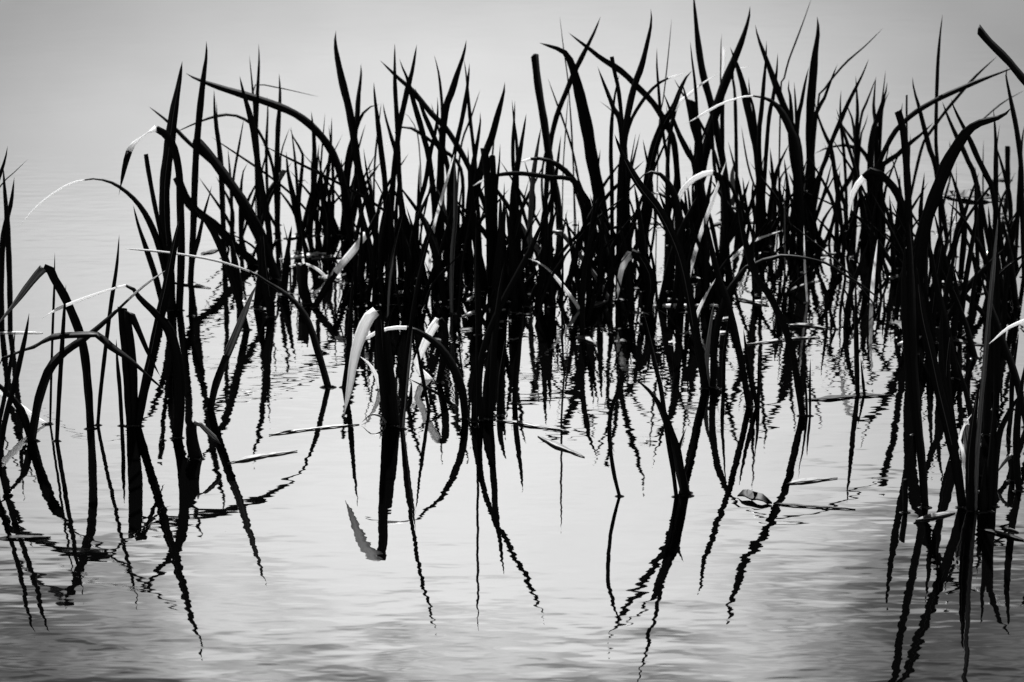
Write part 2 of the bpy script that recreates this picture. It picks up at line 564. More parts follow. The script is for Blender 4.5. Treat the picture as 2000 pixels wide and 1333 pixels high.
# ---- right of centre, front
plant(["1321,971 1314,915 1306,870 1297,800 1289,750 1278,707 1267,655 1255,605|9|r1348",
       "1337,969,16 1330,930,19 1320,880,20 1305,832,20 1290,795,18 1270,766,15 1245,744,11 1222,730,8|28|e r1222",
       "1343,963 1333,922 1325,887 1331,860 1341,835|11|r1103"],
      'isolated front reed of three leaves, the widest bent over to the left', 'the isolated three-leaf reed')
plant(["1210,970 1200,930 1193,885 1190,840 1194,800 1207,762 1220,731|8|r1222"],
      'thin bowed leaf standing alone left of the isolated three-leaf reed')
plant(["1378,760 1366,690 1357,641 1341,550 1323,484 1289,413 1247,358 1215,300 1200,262|17|d-0.1",
       "1385,758 1380,710 1384,665 1394,590|9|g r870",
       "1393,758 1394,697 1402,632 1421,575,14 1434,553,11 1447,536,12 1458,522,8 1468,520,10 1487,510,8 1505,506,9 1523,500,7 1557,502,6 1590,508,4.5 1620,518,3.5 1650,538,2.5 1680,556,2.2 1720,586,1.8 1745,606,1|14|e",
       "1413,761 1414,697 1421,640 1428,595|8"],
      'clump at right with one wavy leaf arching right into a long thread', 'the clump with wavy arching leaf')
plant(["1463,795 1452,730 1437,655 1421,590 1406,550 1393,500 1380,430|13|r1157"],
      'dark blade leaning left, left one of three by open water', None)
plant(["1479,795 1467,740 1458,690 1452,642|10|r950", "1481,796 1482,740 1481,682|7|r892"],
      'two short dark shoots touching at the foot, right of centre', 'the two short shoots')
plant(["1567,813 1555,730 1541,665 1520,612 1500,572 1479,545 1460,490 1440,400|14|r1222"],
      'strong blade curving left above open water, right of the short shoots', 'the strong left-curving blade')
plant(["1576,813 1574,760 1570,725 1567,699|5", "1582,813 1582,745 1583,700|5|r890"],
      'two hair-thin shoots right of the strong left-curving blade')
plant(["1651,640 1657,590 1670,545 1687,500 1697,465|10"], 'dark blade leaning right at the middle of the right clump')
plant(["1675,771 1673,700 1672,630 1672,560|10|r982", "1688,769 1684,730 1681,700|6"],
      'upright dark reed by open water left of the right clump', 'the upright reed by open water')
plant(["1702,595 1706,540 1714,468|8|p"], 'white upright leaf standing in open water left of the right clump', 'the white upright leaf')
plant(["1632,644 1626,622 1619,594|5", "1615,640 1613,600 1610,550|6"], 'pair of small thin shoots near the white upright leaf')
# ---- right front clump
plant(["1807,992 1800,900 1790,800 1783,700 1780,600 1778,500 1775,430|17|d0",
       "1768,1002 1768,970 1767,938|11|c"],
      'tall straight stalk of the right front clump with a cut stub left', 'the straight stalk with cut stub')
plant(["1880,992 1867,905 1850,830 1833,760 1818,690 1800,610 1790,520|20",
       "1905,1000 1908,900 1915,800 1924,705 1934,590 1943,490 1949,425|9|g",
       "1930,1000 1936,900 1941,820 1943,765|15|r1215", "1920,1002 1922,950 1926,900|18|r1085",
       "1896,1000 1894,940 1896,880 1905,800 1914,745|18", "1939,990 1943,905 1951,850 1966,815 1985,782 2008,758|17|d-0.2",
       "1898,960 1898,915 1894,870 1889,830|22|g c", "1893,962 1880,880 1874,858 1886,826 1900,807|9|p d-0.15"],
      'big tangled foreground clump at right with a grey split leaf inside', 'the big tangled clump at right')
plant(["2006,835 1985,740 1960,672 1936,602 1915,540|14"], 'dark blade leaning left from the right edge')
plant(["1936,765 1937,660 1938,580 1946,545 1972,518 2012,490|17"], 'thick leaf bent over to the right edge')
plant(["2060,900 2056,720 2032,622 2005,626 1970,640 1946,660 1928,675|9|p2 d-0.1"], 'pale leaf drooping in from the right edge', 'the pale leaf at the right edge')
plant(["1977,940 1978,912 1977,889 1960,905 1945,927|13|g2"], 'small bent dead leaf like a tent near the right edge')
plant(["1970,872 1972,862 1966,849|5"], 'tiny dark shoot near the right edge')
plant(["318,861 319,850 318,838|5"], 'tiny dark shoot left of the curled stub')

# ================================================================== the rest of the bed
LAND = [  # (specs, label, landmark)
 (["738,479.9 722,410 710,370 698,320 692,275 682,215 672,175 662,130 655,88 656,60|15"],
  'tall broad blade leaning left, highest above the left middle', 'the tall left-leaning blade'),
 (["672,463 672,400 676,330 683,290 693,260 703,232 715,215 730,206 742,204|9"], 'dark leaf hooking right at its tip, left of centre', 'the hooked leaf'),
 (["762.5,499.3 763,450 768,350 775,290 780,245 788,210 797,170 806,135 814,87|11", "785,518.3 785,450 778,300 775,230 772,180 771,140 771,85|9"],
  'two tall pointed blades standing close, tips spreading apart, left of centre', 'the spreading pair'),
 (["956.5,479.6 950,410 930,360 910,315 890,280 870,250 845,225 820,195 800,172 778,153 742,118|11|d-0.1"],
  'long thin leaf sweeping up left across the spreading pair', None),
 (["856.6,491.9 858,400 862,300 867,235 873,203 883,178 893,145 906,105 911,78|14"],
  'tall sharp blade leaning right, highest near the centre left', 'the tall sharp blade'),
 (["910.6,507.3 914,450 925,400 935,350 948,300 960,270 972,225 984,180 986,160|14"], 'broad pointed blade leaning right, just left of the blunt stalk', None),
 (["1093.6,457.7 1090,400 1078,340 1070,290 1063,240 1057,205 1050,160 1044,105|15|c"],
  'blunt dark stalk broken square across its top at centre', 'the blunt broken stalk'),
 (["1180.4,465.2 1177,420 1166,360 1156,310 1149,265 1141,225 1131,180 1121,140 1109,110 1095,98 1075,91 1053,84|24"],
  'thickest blade of the bed with its tip bent over left', 'the thick bent-tipped blade'),
 (["1062,442 1070,330 1075,280 1085,235 1096,203 1107,178 1120,145 1140,105 1160,65 1173,33|10"],
  'slim blade leaning right behind the thick bent-tipped blade', None),
 (["1330,461.6 1318,290 1302,245 1285,215 1270,195 1245,170 1220,145 1200,130 1175,115 1150,95 1130,80 1110,64|12|d-0.1"],
  'long leaf arching up left behind the tall curved blade', None),
 (["1207.8,528.5 1212,360 1217,300 1222,250 1230,205 1240,165 1253,130 1264,85 1272,45 1271,17|13"],
  'tall curved blade leaning right with a faint pale midrib', 'the tall curved blade'),
 (["1426.7,435 1414,330 1401,260 1388,200 1378,165 1370,130 1363,80 1358,30 1354,-15|14"],
  'blade reaching out of the top of the picture', 'the blade cut by the top edge'),
 (["1356.5,435 1360,400 1371,330 1382,280 1392,240 1403,200 1415,165 1431,125 1449,80 1462,38 1465,12|18"],
  'broad tall blade leaning right, crossing the blade cut by the top', 'the broad right-leaning blade'),
 (["1571.7,435 1560,290 1544,240 1526,195 1511,155 1496,115 1481,75 1475,48|13"],
  'long pointed blade leaning left, right of the broad right-leaning blade', None),
 (["1586,454.6 1585,380 1583,310 1582,260 1583,210 1587,160 1592,105 1598,62 1596,32|17"],
  'stout upright blade with a sharp tip in the right half', 'the stout upright blade'),
 (["1702,482 1710,350 1720,312 1735,280 1750,255 1775,230 1800,212 1840,190 1880,172 1920,155 1960,140 1988,129|10|d-0.1"],
  'long leaf arching right nearly to the right edge', 'the long right-reaching arch'),
 (["1838,472 1832,330 1828,280 1829,200 1830,170 1832,120 1836,70 1841,28|7"],
  'solitary needle-like reed rising highest at right', 'the needle reed'),
 (["1782,692 1790,560 1805,450 1820,400 1835,360 1850,320 1870,285 1890,256 1915,240 1945,232 1965,222 1977,209|25"],
  'heavy leaf arching right with a curling tip, at right', 'the heavy curling arch'),
 (["2044,602 2045,350 2032,230 2010,170 1990,145 1970,120 1950,100 1930,80 1911,57|15|c"],
  'cut-ended leaf slanting in from the right edge near the top', 'the cut-ended leaf at top right'),
 (["1340,562 1347,534 1368,458 1389,400 1419,313|8|p"], 'long white pointed leaf leaning right in the dense bed', 'the long white pointed leaf'),
 (["1422,562 1416,400 1406,345 1391,337 1363,345 1336,368 1323,397 1319,431 1317,462|11|p3"],
  'white leaf arching left like a sickle in the dense bed', 'the white sickle leaf'),
 (["1265,612 1271,550 1256,511 1236,493 1218,515 1212,538 1208,563 1206,586|19|p3"],
  'thick dark leaf folded over with a twisted white end', 'the twisted white end'),
 (["1792,582 1776,460 1765,420 1756,385 1736,356 1707,334 1690,345 1672,365 1661,395 1657,432|15|p6"],
  'dark hoop leaf with its left side gleaming white', 'the gleaming hoop'),
 (["1572,522,15 1556,300,16 1546,260,15 1530,225,14 1511,201,9 1488,190,5 1462,188,3.5 1438,193,3.5 1405,205,5 1370,225,5 1340,242,3|15|p6"],
  'leaf arching left with a long white end near the top right', 'the arch with long white end'),
 (["837,532 847,447 863,387 888,300|6|p"], 'thin white straight leaf leaning right, left of centre', 'the thin white straight leaf'),
 (["882.6,613.5 882,560 885,480 890,420 888,305|9|g"], 'grey serrated upright leaf left of the dense centre clump', None),
 (["1133,606 1120,586 1097,557 1076,531 1052,513 1031,505|8|p"], 'pale curved leaf dropping right in the middle of the bed', 'the pale dropping leaf'),
 (["1192,590 1166,544 1137,505 1103,463 1086,449 1068,470 1050,500|9|g"], 'bent grey leaf making a tent shape in the middle', None),
 (["1060,497 1030,460 1010,430 990,403|13|g"], 'grey saw-edged dead leaf slanting left in the middle', None),
 (["1026,465 1012,459 997,454|9|p c"], 'short white scrap of leaf in the middle of the bed', None),
 (["1032,522 1036,420 1041,350 1048,300 1057,247|10|g"], 'grey upright leaf just left under the blunt broken stalk', None),
]
MISC = """460,480 445,430 388,346|6
437,505 434,400 428,290 420,230 418,175|9
440,470 434,320 425,250 423,197|5
530,542 525,450 515,390 505,330 497,270 488,225 475,180 468,148|12
505,472 505,400 500,300 501,230 503,180 506,120 505,85|8
510,455 505,300 497,215 492,160 487,108|5
541,457 540,360 541,310 543,250 547,190 545,143|10
525,462 523,400 520,300 523,220 522,188|6
545,470 540,400 535,340 525,300 510,265 495,245 475,232 450,224 420,228 385,240 340,260|6|d-0.1
500,440 498,300 495,200 497,167 540,171 625,190|2.5
455,455 450,350 445,290|6
450,472 455,360 466,290 477,228|5
470,470 470,390 474,340 484,318|8
585,455 580,360 575,300 568,247|6
583,458 584,400 588,350 591,300 576,276 566,250|7
545,440 548,310 553,285 566,250|4
586,457 576,400 563,340 559,296|12
500,440 523,380 540,354 555,333|9|g2 c
606,462 610,400 614,300 612,260 608,217|10
618,460 615,300 617,243|6
636,458 632,430 628,350 621,295|8
620,455 625,350 630,280 635,220|4
622,462 632,400 640,340 646,290 648,228|8
650,462 650,330 642,245|6
590,455 584,400 580,365 593,352 606,362|5
676,462 675,420 680,340 690,290 695,250 698,225 700,190 705,150 705,125|10
756.4,513.7 755,450 752,360 745,300 738,240 732,190 730,160|11
690,442 695,320 703,280 714,243|5
738,522 735,450 728,400 717,340 710,290|7
740,470 726,370 720,312|4
790,455 775,310 763,265 752,225 748,200|9
849.6,511.6 848,400 838,310 828,270 820,240 808,200 797,158 787,135 780,115|11
892.4,514.3 875,330 855,285 840,250 825,215 811,172|10
905,440 900,330 860,290 840,275 812,255 790,248 775,256 750,290|7|p6
822,440 822,350 820,305 815,260 800,230 782,216|2.5
866,455 864,235 862,190 857,145 848,107|6
878.3,497 880,420 885,320 893,275 903,230 910,190 915,150 917,123|9
934.8,465.8 930,340 925,290 918,230 915,193 911,150 906,115|7
909.4,506.2 912,450 918,380 925,320 932,280 938,240 938,219|12
890,425 900,290 920,230 938,175|4
808.1,545 815,420 830,360 840,300 850,260 855,220 854,189|9
1011.4,516.7 1010,300 1003,230 1000,195|6
996.4,552.3 1000,420 1005,360 1015,300 1022,260 1028,222|12
968,562 970,380 975,320 977,280|5
920,562 918,400 915,320 914,287|6
958,562 955,420 950,330 945,290|14|c
965,562 966,420 964,350 961,302|12|c
955,500 956,400 963,290 970,240|4
880,500 872,430 862,385 850,365 835,355|6|g1
1150,562 1140,420 1127,362 1107,348 1078,347 1036,341 1005,339 968,343 942,353 920,366|9|p8 d-0.1
1175,522 1150,400 1138,380 1122,355 1105,335 1085,320 1065,312 1045,310 1020,315 1003,327|12|p8 d-0.1
1125,440 1112,190 1100,90 1093,30|2.5
1098,440 1100,330 1105,250 1110,185|2.5
1122,440 1120,330 1117,260 1113,190|3
1231,514.9 1213,255 1203,225 1190,190 1178,160 1167,130|10
1228.3,505.8 1222,300 1217,260 1212,210 1207,170 1200,140 1195,112|8|c
1195.7,513.7 1195,360 1193,310 1194,255 1197,215 1203,175 1210,145|8
1225,450 1212,260 1200,220 1190,212 1171,198|5
1308.2,480.4 1305,330 1298,280 1290,220 1286,170 1283,130 1283,93|6
1282,440 1287,250 1296,190 1305,110 1312,35|2.5
1218.3,483.3 1220,300 1225,260 1235,230 1250,205 1268,180 1285,165 1300,155 1340,142|7|p7
1382.6,497.6 1358,330 1345,300 1325,260 1305,205 1295,180|12
1259.1,479.9 1265,360 1275,300 1288,260 1300,235 1315,212 1325,185 1338,155 1352,138|17
1302,460 1305,300 1320,212 1345,186 1375,161 1402,145|8|p2
1375,482 1362,230 1357,160 1352,120 1348,80|6
1381.1,478.9 1365,300 1352,245 1342,200 1332,160|10
1372,480 1365,280 1360,240 1350,196|14|c
1412,440 1412,200 1412,140 1414,94|6|p1 c
1409,430 1408,115 1410,66|4
1495,482 1480,310 1470,255 1460,210 1452,170 1440,130 1426,92|15
1440,430 1436,200 1430,142 1445,134 1467,130|7|p2
1478,502 1483,260 1487,220 1492,160 1496,115 1497,80|9
1490,482 1475,240 1465,190 1462,150|8
1485,482 1500,250 1510,190 1517,140 1519,103|8
1520,422 1525,180 1530,160 1540,120 1555,80 1570,40 1586,-6|3.5
1550,482 1557,250 1563,215 1572,165 1580,130|9
1560,482 1545,210 1540,180 1541,155|8
1565,470 1555,230 1551,160|6
1580,422 1598,200 1610,175 1630,148 1655,120 1690,90 1725,55|4
1560,472 1590,240 1607,200 1622,160 1636,125|8
1581,471.5 1600,350 1612,315 1625,275 1640,240 1655,205 1670,175 1685,145 1697,115|9
1670,442 1673,260 1675,220 1673,175 1671,148|9
1655,442 1650,320 1644,260 1641,210 1643,175|6
1685,442 1668,255 1660,225 1652,195|7
1645,452 1625,300 1612,265 1600,235 1590,195|9
1720,420 1700,320 1662,270 1645,245 1631,228|9
1640,380 1670,330 1665,286 1620,288 1590,301|10
1536,402 1523,376 1526,345 1548,320|6
1715,442 1710,240 1706,220 1708,180 1711,150|8
1660,420 1680,240 1695,195 1712,150|5
1705,472 1700,320 1705,260 1712,235 1722,205 1730,180 1733,160|13
1700,440 1715,260 1725,180 1730,135|4
1712,440 1722,230 1738,178|7
1670,402 1680,275 1688,250 1696,222|6
1770,422 1800,290 1820,255 1845,220 1870,190 1905,150 1948,110|6
1850,472 1828,330 1818,300 1805,250 1795,210 1785,175 1782,150|10
1782,604 1775,420 1772,350 1768,290 1763,250 1754,218|14|c
1772,422 1765,280 1760,230 1763,200|7
1775,422 1771,240 1771,186|4|c
1690,472 1720,330 1745,310 1775,282 1800,262 1824,239|10
1935,492 1905,350 1895,325 1880,290 1865,260 1850,225 1840,198|10
1967,562 1940,380 1925,340 1910,310 1895,275 1880,245 1865,215 1857,192|11
1830,360 1850,300 1915,238 1960,200 2003,176|3
1945,562 1945,450 1945,350 1945,290 1943,245 1940,212|10
1940,470 1946,300 1953,243|5
2000,542 1995,350 1992,300 1985,250 1978,215 1970,175 1965,150 1967,130|10
1985,482 1995,290 2003,240|8
1969,372 1968,330 1968,285|10|c
1842,402 1850,370 1860,335|5
1920,400 1920,320 1921,272|3
1857,330 1857,300 1854,275|4
1760,525 1754,494 1737,428 1716,363|10
1935,562 1923,502 1899,457 1878,423 1851,395|12
1875,652 1884,565 1894,502 1902,455 1910,400|10
1838,542 1855,500 1878,434 1897,379 1913,336|10
1912,562 1910,547 1902,507 1881,450|10
1890,580 1881,562 1857,507|5
1925,620 1915,607 1886,579 1858,562 1830,510|11
1868,502 1868,400 1868,316|2.5
1330,602 1326,450 1322,400 1312,370 1295,345 1275,336 1255,342|15
1330,520 1318,410 1300,385 1280,377 1260,380 1235,395|7|p3
1137,657 1139,550 1150,480 1172,418|11
1102,732 1098,650 1099,530 1099,426|4
789,640 770,520 789,413|5
757,640 762,549 773,484 789,413|5|g
1460,430 1450,415 1425,405 1396,421|8|g1
1437,378 1430,350 1433,320|11|g
1414,522 1452,484 1473,470 1531,449|6|p
1358,628 1365,605 1380,575 1398,544|7|p
1533,562 1533,470 1532,380|3.5|g
1555,482 1562,430 1575,340|4|g
1577,592 1572,520 1570,440|4.5|p
1565,452 1580,405 1596,360|4|p
1790,850 1778,760 1770,660 1765,560 1768,470|15
1870,740 1850,650 1830,560 1818,480|16
1895,660 1900,580 1912,500|11
1860,660 1870,590 1862,520|14
1905,700 1885,630 1860,560|12
1822,670 1810,590 1790,520|14
1845,720 1842,640 1850,560 1868,480|14
1925,720 1930,620 1928,520|14
1960,640 1965,560 1975,480|12
1990,960 1985,880 1990,790 2005,700|14
1975,800 1978,730 1990,650|10
1868,870 1855,800 1850,720 1858,640|16
1915,930 1905,850 1890,780 1868,700|15
1490,442 1484,330 1485,260|11
1500,450 1516,340 1542,280|12
1195,560 1176,460 1152,380|13
1210,565 1236,440 1268,350|11
1235,610 1224,500 1206,420|14
1262,570 1251,440 1239,360|14
1288,600 1318,480 1364,380|12
1310,570 1314,460 1320,380|12
1150,585 1154,470 1163,380|11
1170,590 1175,480 1179,400|12
1110,560 1136,460 1173,380|13
1080,600 1074,500 1078,400|14
1050,600 1063,500 1069,380|15
1030,600 1005,500 996,400|14
983.9,589.8 979,500 977,380|19
1005,612 1001,500 988,400|15
966,642 972,540 980,460 988,400|20|r860
936,655 932,560 926,480|14|r805
1946,800 1947,680 1947,560 1946,470|13
1926,850 1930,740 1932,650|15
1868,900 1858,820 1845,765 1838,690 1840,600|14
900,560 885,470 854,390|15
870,600 852,500 816,400|14
830,560 803,460 766,360|13
800,560 791,450 781,350|14
770,570 765,470 759,370|14
735,575 723,480 704,400|12
700,575 711,490 714,430|13
660,460 635,400 609,340|15
530,620 518,540 512,440|17
500,600 508,540 508,460|14
555,570 561,500 570,440|14
470,580 462,520 451,460|12
1380,600 1379,500 1376,420|14
1410,600 1375,500 1341,430|12
1430,560 1417,480 1412,390|11
1460,500 1432,420 1387,350|14
1540,470 1523,400 1501,330|13
1560,480 1578,400 1602,330|12
1610,480 1567,420 1525,360|11
1690,470 1701,400 1722,340|17
1710,470 1716,400 1726,340|15
1725,465 1723,400 1719,330|12
1800,640 1804,540 1810,440|19
1815,660 1827,560 1842,460|17
1765,600 1783,500 1800,420|15
1830,620 1834,540 1837,470|14
1745,540 1743,460 1737,380|10
1960,590 1946,500 1929,420|12
1985,600 1973,500 1956,420|12
1930,560 1934,470 1930,400|10"""

for specs, lab, mark in LAND:
    plant(specs, lab, mark)

# leaves whose feet share a spot belong to one reed
rest = [s for s in MISC.split('\n') if s.strip()]
clusters = []
for s in rest:
    bx, by = parse(s)[0][0][:2]
    for c in clusters:
        if abs(c['x'] - bx) < 9 and abs(c['y'] - by) < 9 and len(c['s']) < 4:
            c['s'].append(s); break
    else:
        clusters.append(dict(x=bx, y=by, s=[s]))
for c in clusters:
    plant(c['s'])

# short reeds filling the shadowy heart of the bed: the largest are things, the countless rest is one thicket
FILL = []
def filler(where, n, x0, x1, y0, y1, h0, h1, w0, w1, sway=0.3):
    for _ in range(n):
        x = random.uniform(x0, x1); y = random.uniform(y0, y1)
        h = random.uniform(h0, h1); lean = random.gauss(0, sway) * h
        bow = random.gauss(0, 0.06) * h
        w = random.uniform(w0, w1)
        sp = '%.1f,%.1f %.1f,%.1f %.1f,%.1f|%.1f' % (x, y, x + lean * 0.35 + bow, y - h * 0.5, x + lean, y - h, w)
        way = 'leaning left' if lean < -0.07 * h else ('leaning right' if lean > 0.07 * h else 'standing straight')
        FILL.append((h * w, sp, way, where))
filler('back of the left clump', 16, 450, 690, 440, 470, 90, 170, 6, 10)
filler('heart of the bed left of centre', 34, 690, 1060, 520, 605, 120, 230, 7, 13)
filler('heart of the bed right of centre', 30, 1060, 1420, 470, 600, 110, 210, 7, 12)
filler('back of the bed at right', 18, 1420, 1740, 430, 480, 90, 170, 6, 11)
filler('inside of the right clump', 16, 1740, 1990, 470, 640, 110, 220, 8, 13)
filler('', 34, 640, 1420, 470, 640, 60, 260, 3, 7, 0.55)
filler('', 22, 1420, 1990, 430, 620, 60, 240, 3, 7, 0.5)
filler('', 14, 440, 700, 440, 560, 50, 200, 3, 7, 0.5)
filler('', 46, 650, 1760, 440, 530, 140, 290, 4, 8, 0.22)
filler('', 60, 640, 1980, 450, 600, 60, 190, 4, 8, 0.5)
filler('', 40, 660, 1980, 500, 660, 25, 70, 4, 9, 0.6)
order = sorted((f for f in FILL if f[3]), key=lambda f: -f[0])
for sz, sp, way, where in order[:28]:
    plant([sp], 'short dark reed %s, crowded into the shadowy %s' % (way, where), 'FILL', 'reeds crowded %s in the %s' % (way, where))
own = {f[1] for f in order[:28]}
tv, tf, tu = [], [], []
for sz, sp, way, where in FILL:
    if sp in own: continue
    C, half, pi_, o_ = spine(sp)
    if C[0].z < 0.01: C[0] = C[0] + (C[0] - C[1]).normalized() * 0.012
    a_ = random.uniform(-0.6, 0.6)
    me = strip_mesh('tmp', C, half, M_DARK, False, a_, a_ + random.uniform(-0.5, 0.5))
    b0 = len(tv)
    tv += [v.co.copy() for v in me.vertices]
    tf += [tuple(b0 + k for k in p.vertices) for p in me.polygons]
    bpy.data.meshes.remove(me)
tm = bpy.data.meshes.new('reed_thicket')
tm.from_pydata(tv, [], tf)
tm.uv_layers.new(name='UVMap')
tm.materials.append(M_DARK)
for f in tm.polygons: f.use_smooth = True
thicket = bpy.data.objects.new('reed_thicket', tm)
col.objects.link(thicket)
tag(thicket, 'countless thin dark shoots and broken blades filling the reed bed', 'reed thicket', None, 'stuff')

# ------------------------------------------------------------------ labels for the reeds not named one by one
marks = [p for p in PLANTS if p['mark'] and p['mark'] != 'FILL']
ORD = ['next', 'second', 'third', 'fourth', 'fifth', 'sixth', 'seventh', 'eighth', 'ninth', 'tenth', 'eleventh', 'twelfth', 'thirteenth', 'fourteenth']
auto = {}
for p in PLANTS:
    if p['label']:
        continue
    m = min(marks, key=lambda q: abs(q['x'] - p['x']) + 0.5 * abs(q['y'] - p['y']))
    auto.setdefault((m['mark'], p['x'] < m['x']), []).append((abs(p['x'] - m['x']), p))
rows = {}
for (mk, left), lst in auto.items():
    for dx, p in lst:
        P, w, o = parse(max(p['specs'], key=lambda s: parse(s)[0][0][1] - min(q[1] for q in parse(s)[0])))
        tip, base = P[-1], P[0]
        top = min(P, key=lambda q: q[1])
        h = base[1] - top[1]
        dxx = tip[0] - base[0]
        side = 'right' if dxx > 0 else 'left'
        pale = o['tone'] == 'd' and any(parse(s)[2]['tone'] == 'p' or parse(s)[2]['pale'] for s in p['specs'])
        if o['cut']: shape = 'blunt'
        elif tip[1] > top[1] + 12 or abs(dxx) > 0.75 * h: shape = side + '-arching'
        elif abs(dxx) > 0.2 * h: shape = side + '-leaning'
        else: shape = 'upright'
        size = 'hair-thin' if w < 4.5 else ('slim' if w < 8.5 else ('stout' if w > 13.5 else 'dark'))
        if o['tone'] == 'p': size = 'white'
        if o['tone'] == 'g': size = 'grey'
        tall = 'tall ' if h > 260 else ('short ' if h < 120 else '')
        what = ('pale-ended ' if pale else '') + tall + size + ' ' + shape + ' reed' + (' with two leaves' if p['n'] == 2 else ' with several leaves' if p['n'] > 2 else '')
        rows.setdefault((mk, left, what), []).append((dx, p))
for (mk, left, what), lst in rows.items():
    lst.sort(key=lambda t: t[0])
    for k, (dx, p) in enumerate(lst):
        n_ = 'nearest' if k == 0 else ORD[min(k, 13)]
        lab = '%s, %s %s of %s' % (what, n_, 'left' if left else 'right', mk)
        if len(lab.replace('-', ' ').split()) > 16: lab = lab.replace(' with two leaves', ' pair').replace(' with several leaves', ' tuft')
        p['ob']['label'] = lab

# ================================================================== leaves floating on the water
def floating(pts, w, tone, label, name='floating_leaf', lift=0.0008, curl=0.0018):
    P = [tuple(float(q) for q in t.split(',')) for t in pts.split()]
    n = max(8, min(22, int(sum(math.hypot(b[0] - a[0], b[1] - a[1]) for a, b in zip(P, P[1:])) / 9)))
    Q = catmull(P, n)
    verts, faces, uvs = [], [], []
    v = 0
    cen = [ground(q[0], q[1], lift) for q in Q]
    for i, q in enumerate(Q):
        t = i / (n - 1)
        a, b = Q[max(0, i - 1)], Q[min(n - 1, i + 1)]
        L = math.hypot(b[0] - a[0], b[1] - a[1]) or 1
        nx, ny = -(b[1] - a[1]) / L, (b[0] - a[0]) / L
        k = (min(1, t / 0.25) ** 0.6) * (min(1, (1 - t) / 0.4) ** 0.7) * (1 + 0.22 * math.sin(i * 2.1 + q[0]) + random.uniform(-0.2, 0.15))
        hw = max(0.25, w * 0.30 * k)
        zc = lift + curl * (0.5 + 0.5 * math.sin(i * 0.9 + q[0] * 0.1)) * 0.6
        e1 = ground(q[0] + nx * hw, q[1] + ny * hw, lift)
        e2 = ground(q[0] - nx * hw, q[1] - ny * hw, lift)
        c = (e1 + e2) / 2
        e1.z += curl * 0.5 * k
        e2.z += curl * k
        up = Vector((0, 0, 0.0007))
        if i: v += (cen[i] - cen[i - 1]).length
        verts += [e1, Vector((c.x, c.y, zc * 0.6)) + up, e2, Vector((c.x, c.y, zc * 0.6)) - up]
        uvs += [(0, v), (0.5, v), (1, v), (0.5, v)]
    for i in range(n - 1):
        a, b = 4 * i, 4 * i + 4
        for k in range(4):
            faces.append((a + k, a + (k + 1) % 4, b + (k + 1) % 4, b + k))
    faces += [(3, 2, 1, 0), tuple(4 * (n - 1) + k for k in range(4))]
    me = bpy.data.meshes.new(name)
    me.from_pydata(verts, [], faces)
    uvl = me.uv_layers.new(name='UVMap')
    for lp in me.loops: uvl.data[lp.index].uv = uvs[lp.vertex_index]
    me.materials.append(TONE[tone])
    for p in me.polygons: p.use_smooth = True
    org = sum(cen, Vector()) / n
    org.z = 0
    shift(me, org)
    ob = bpy.data.objects.new(name, me)
    col.objects.link(ob)
    ob.location = org
    tag(ob, label, 'leaf' if name == 'floating_leaf' else 'stalk', 'dead leaves afloat on the pond')
    return ob
floating("445,905 500,893 545,886 581,881", 9, 'g', 'pointed grey leaf afloat right of the curled stub')
floating("1050,852 1080,868 1110,880 1142,893", 11, 'g', 'grey leaf afloat alone in open water right of centre')
floating("968,821 1005,825 1040,832 1085,838 1112,843", 7, 'g', 'long grey leaf afloat touching the dense centre clump')
floating("525,850 580,842 640,835 702,829", 3, 'g', 'thin grey stalk afloat left of the twin stalks', 'drifting_stalk')
floating("1510,984 1555,988 1600,991 1671,995", 4, 'd', 'thin dark stem afloat beside the dark curled leaf', 'drifting_stalk')
floating("1440,970 1462,975 1485,981 1508,985", 17, 'd', 'dark curled leaf afloat below the two short shoots', curl=0.010)
floating("1536,945 1575,940 1636,934", 7, 'g', 'grey leaf afloat below the strong left-curving blade')
floating("1565,782 1620,779 1680,774 1748,772", 8, 'd', 'long dark leaf afloat right of the two hair-thin shoots')
floating("1458,673 1500,668 1560,661 1602,660", 4, 'g', 'thin grey leaf afloat behind the strong left-curving blade')
floating("1540,635 1580,636 1622,643", 6, 'g', 'pale leaf afloat left of the pair of small thin shoots')
floating("1433,583 1465,590 1502,598", 7, 'g', 'pale leaf afloat under the wavy arching leaf')
floating("1535,572 1570,557 1602,548", 7, 'g', 'grey leaf afloat tilted upward right under the wavy arching leaf')
floating("1588,499 1615,497 1642,494", 5, 'g', 'short grey leaf afloat above the end of the wavy arching leaf')
floating("1533,462 1558,457 1582,452", 6, 'g', 'small pale leaf afloat in the back row at right')
floating("1124,659 1145,663 1167,673", 10, 'g', 'pale crumpled leaf afloat right of the dense centre clump')
floating("1156,598 1175,592 1192,587", 9, 'g', 'striped pale leaf afloat at the end of the bent grey leaf')
floating("1256,598 1330,597 1412,596", 3.5, 'p', 'thin pale stalk afloat straight across the middle of the bed', 'drifting_stalk')
floating("902,618 930,609 955,607 988,604", 7, 'p', 'pale leaf afloat in the shade of the dense centre clump')
floating("910,588 926,580 943,576", 6, 'p', 'short pale leaf afloat just above another in the centre clump')
floating("763,578 800,570 832,564", 7, 'g', 'grey leaf afloat behind the twin stalks')
floating("688,602 740,598 792,597", 5, 'd', 'dark thin leaf afloat touching the top of the twin stalks')
floating("333,550 370,556 412,563", 9, 'g', 'grey leaf afloat beside the tall blade with hanging tip')
floating("392,496 410,493 428,488", 7, 'd', 'small dark leaf afloat right of the tallest left blade')
floating("545,506 590,501 622,498", 4, 'p', 'thin pale leaf afloat above the dark hanging flap')
floating("608,506 645,503 684,501", 9, 'g', 'ragged grey leaf afloat left of the white-ended slanting leaf')
floating("553,466 580,463 612,459", 8, 'g', 'ragged grey leaf afloat at the back of the left clump')
floating("668,438 680,447 702,456", 9, 'g', 'grey leaf afloat behind the great left-sweeping arch')
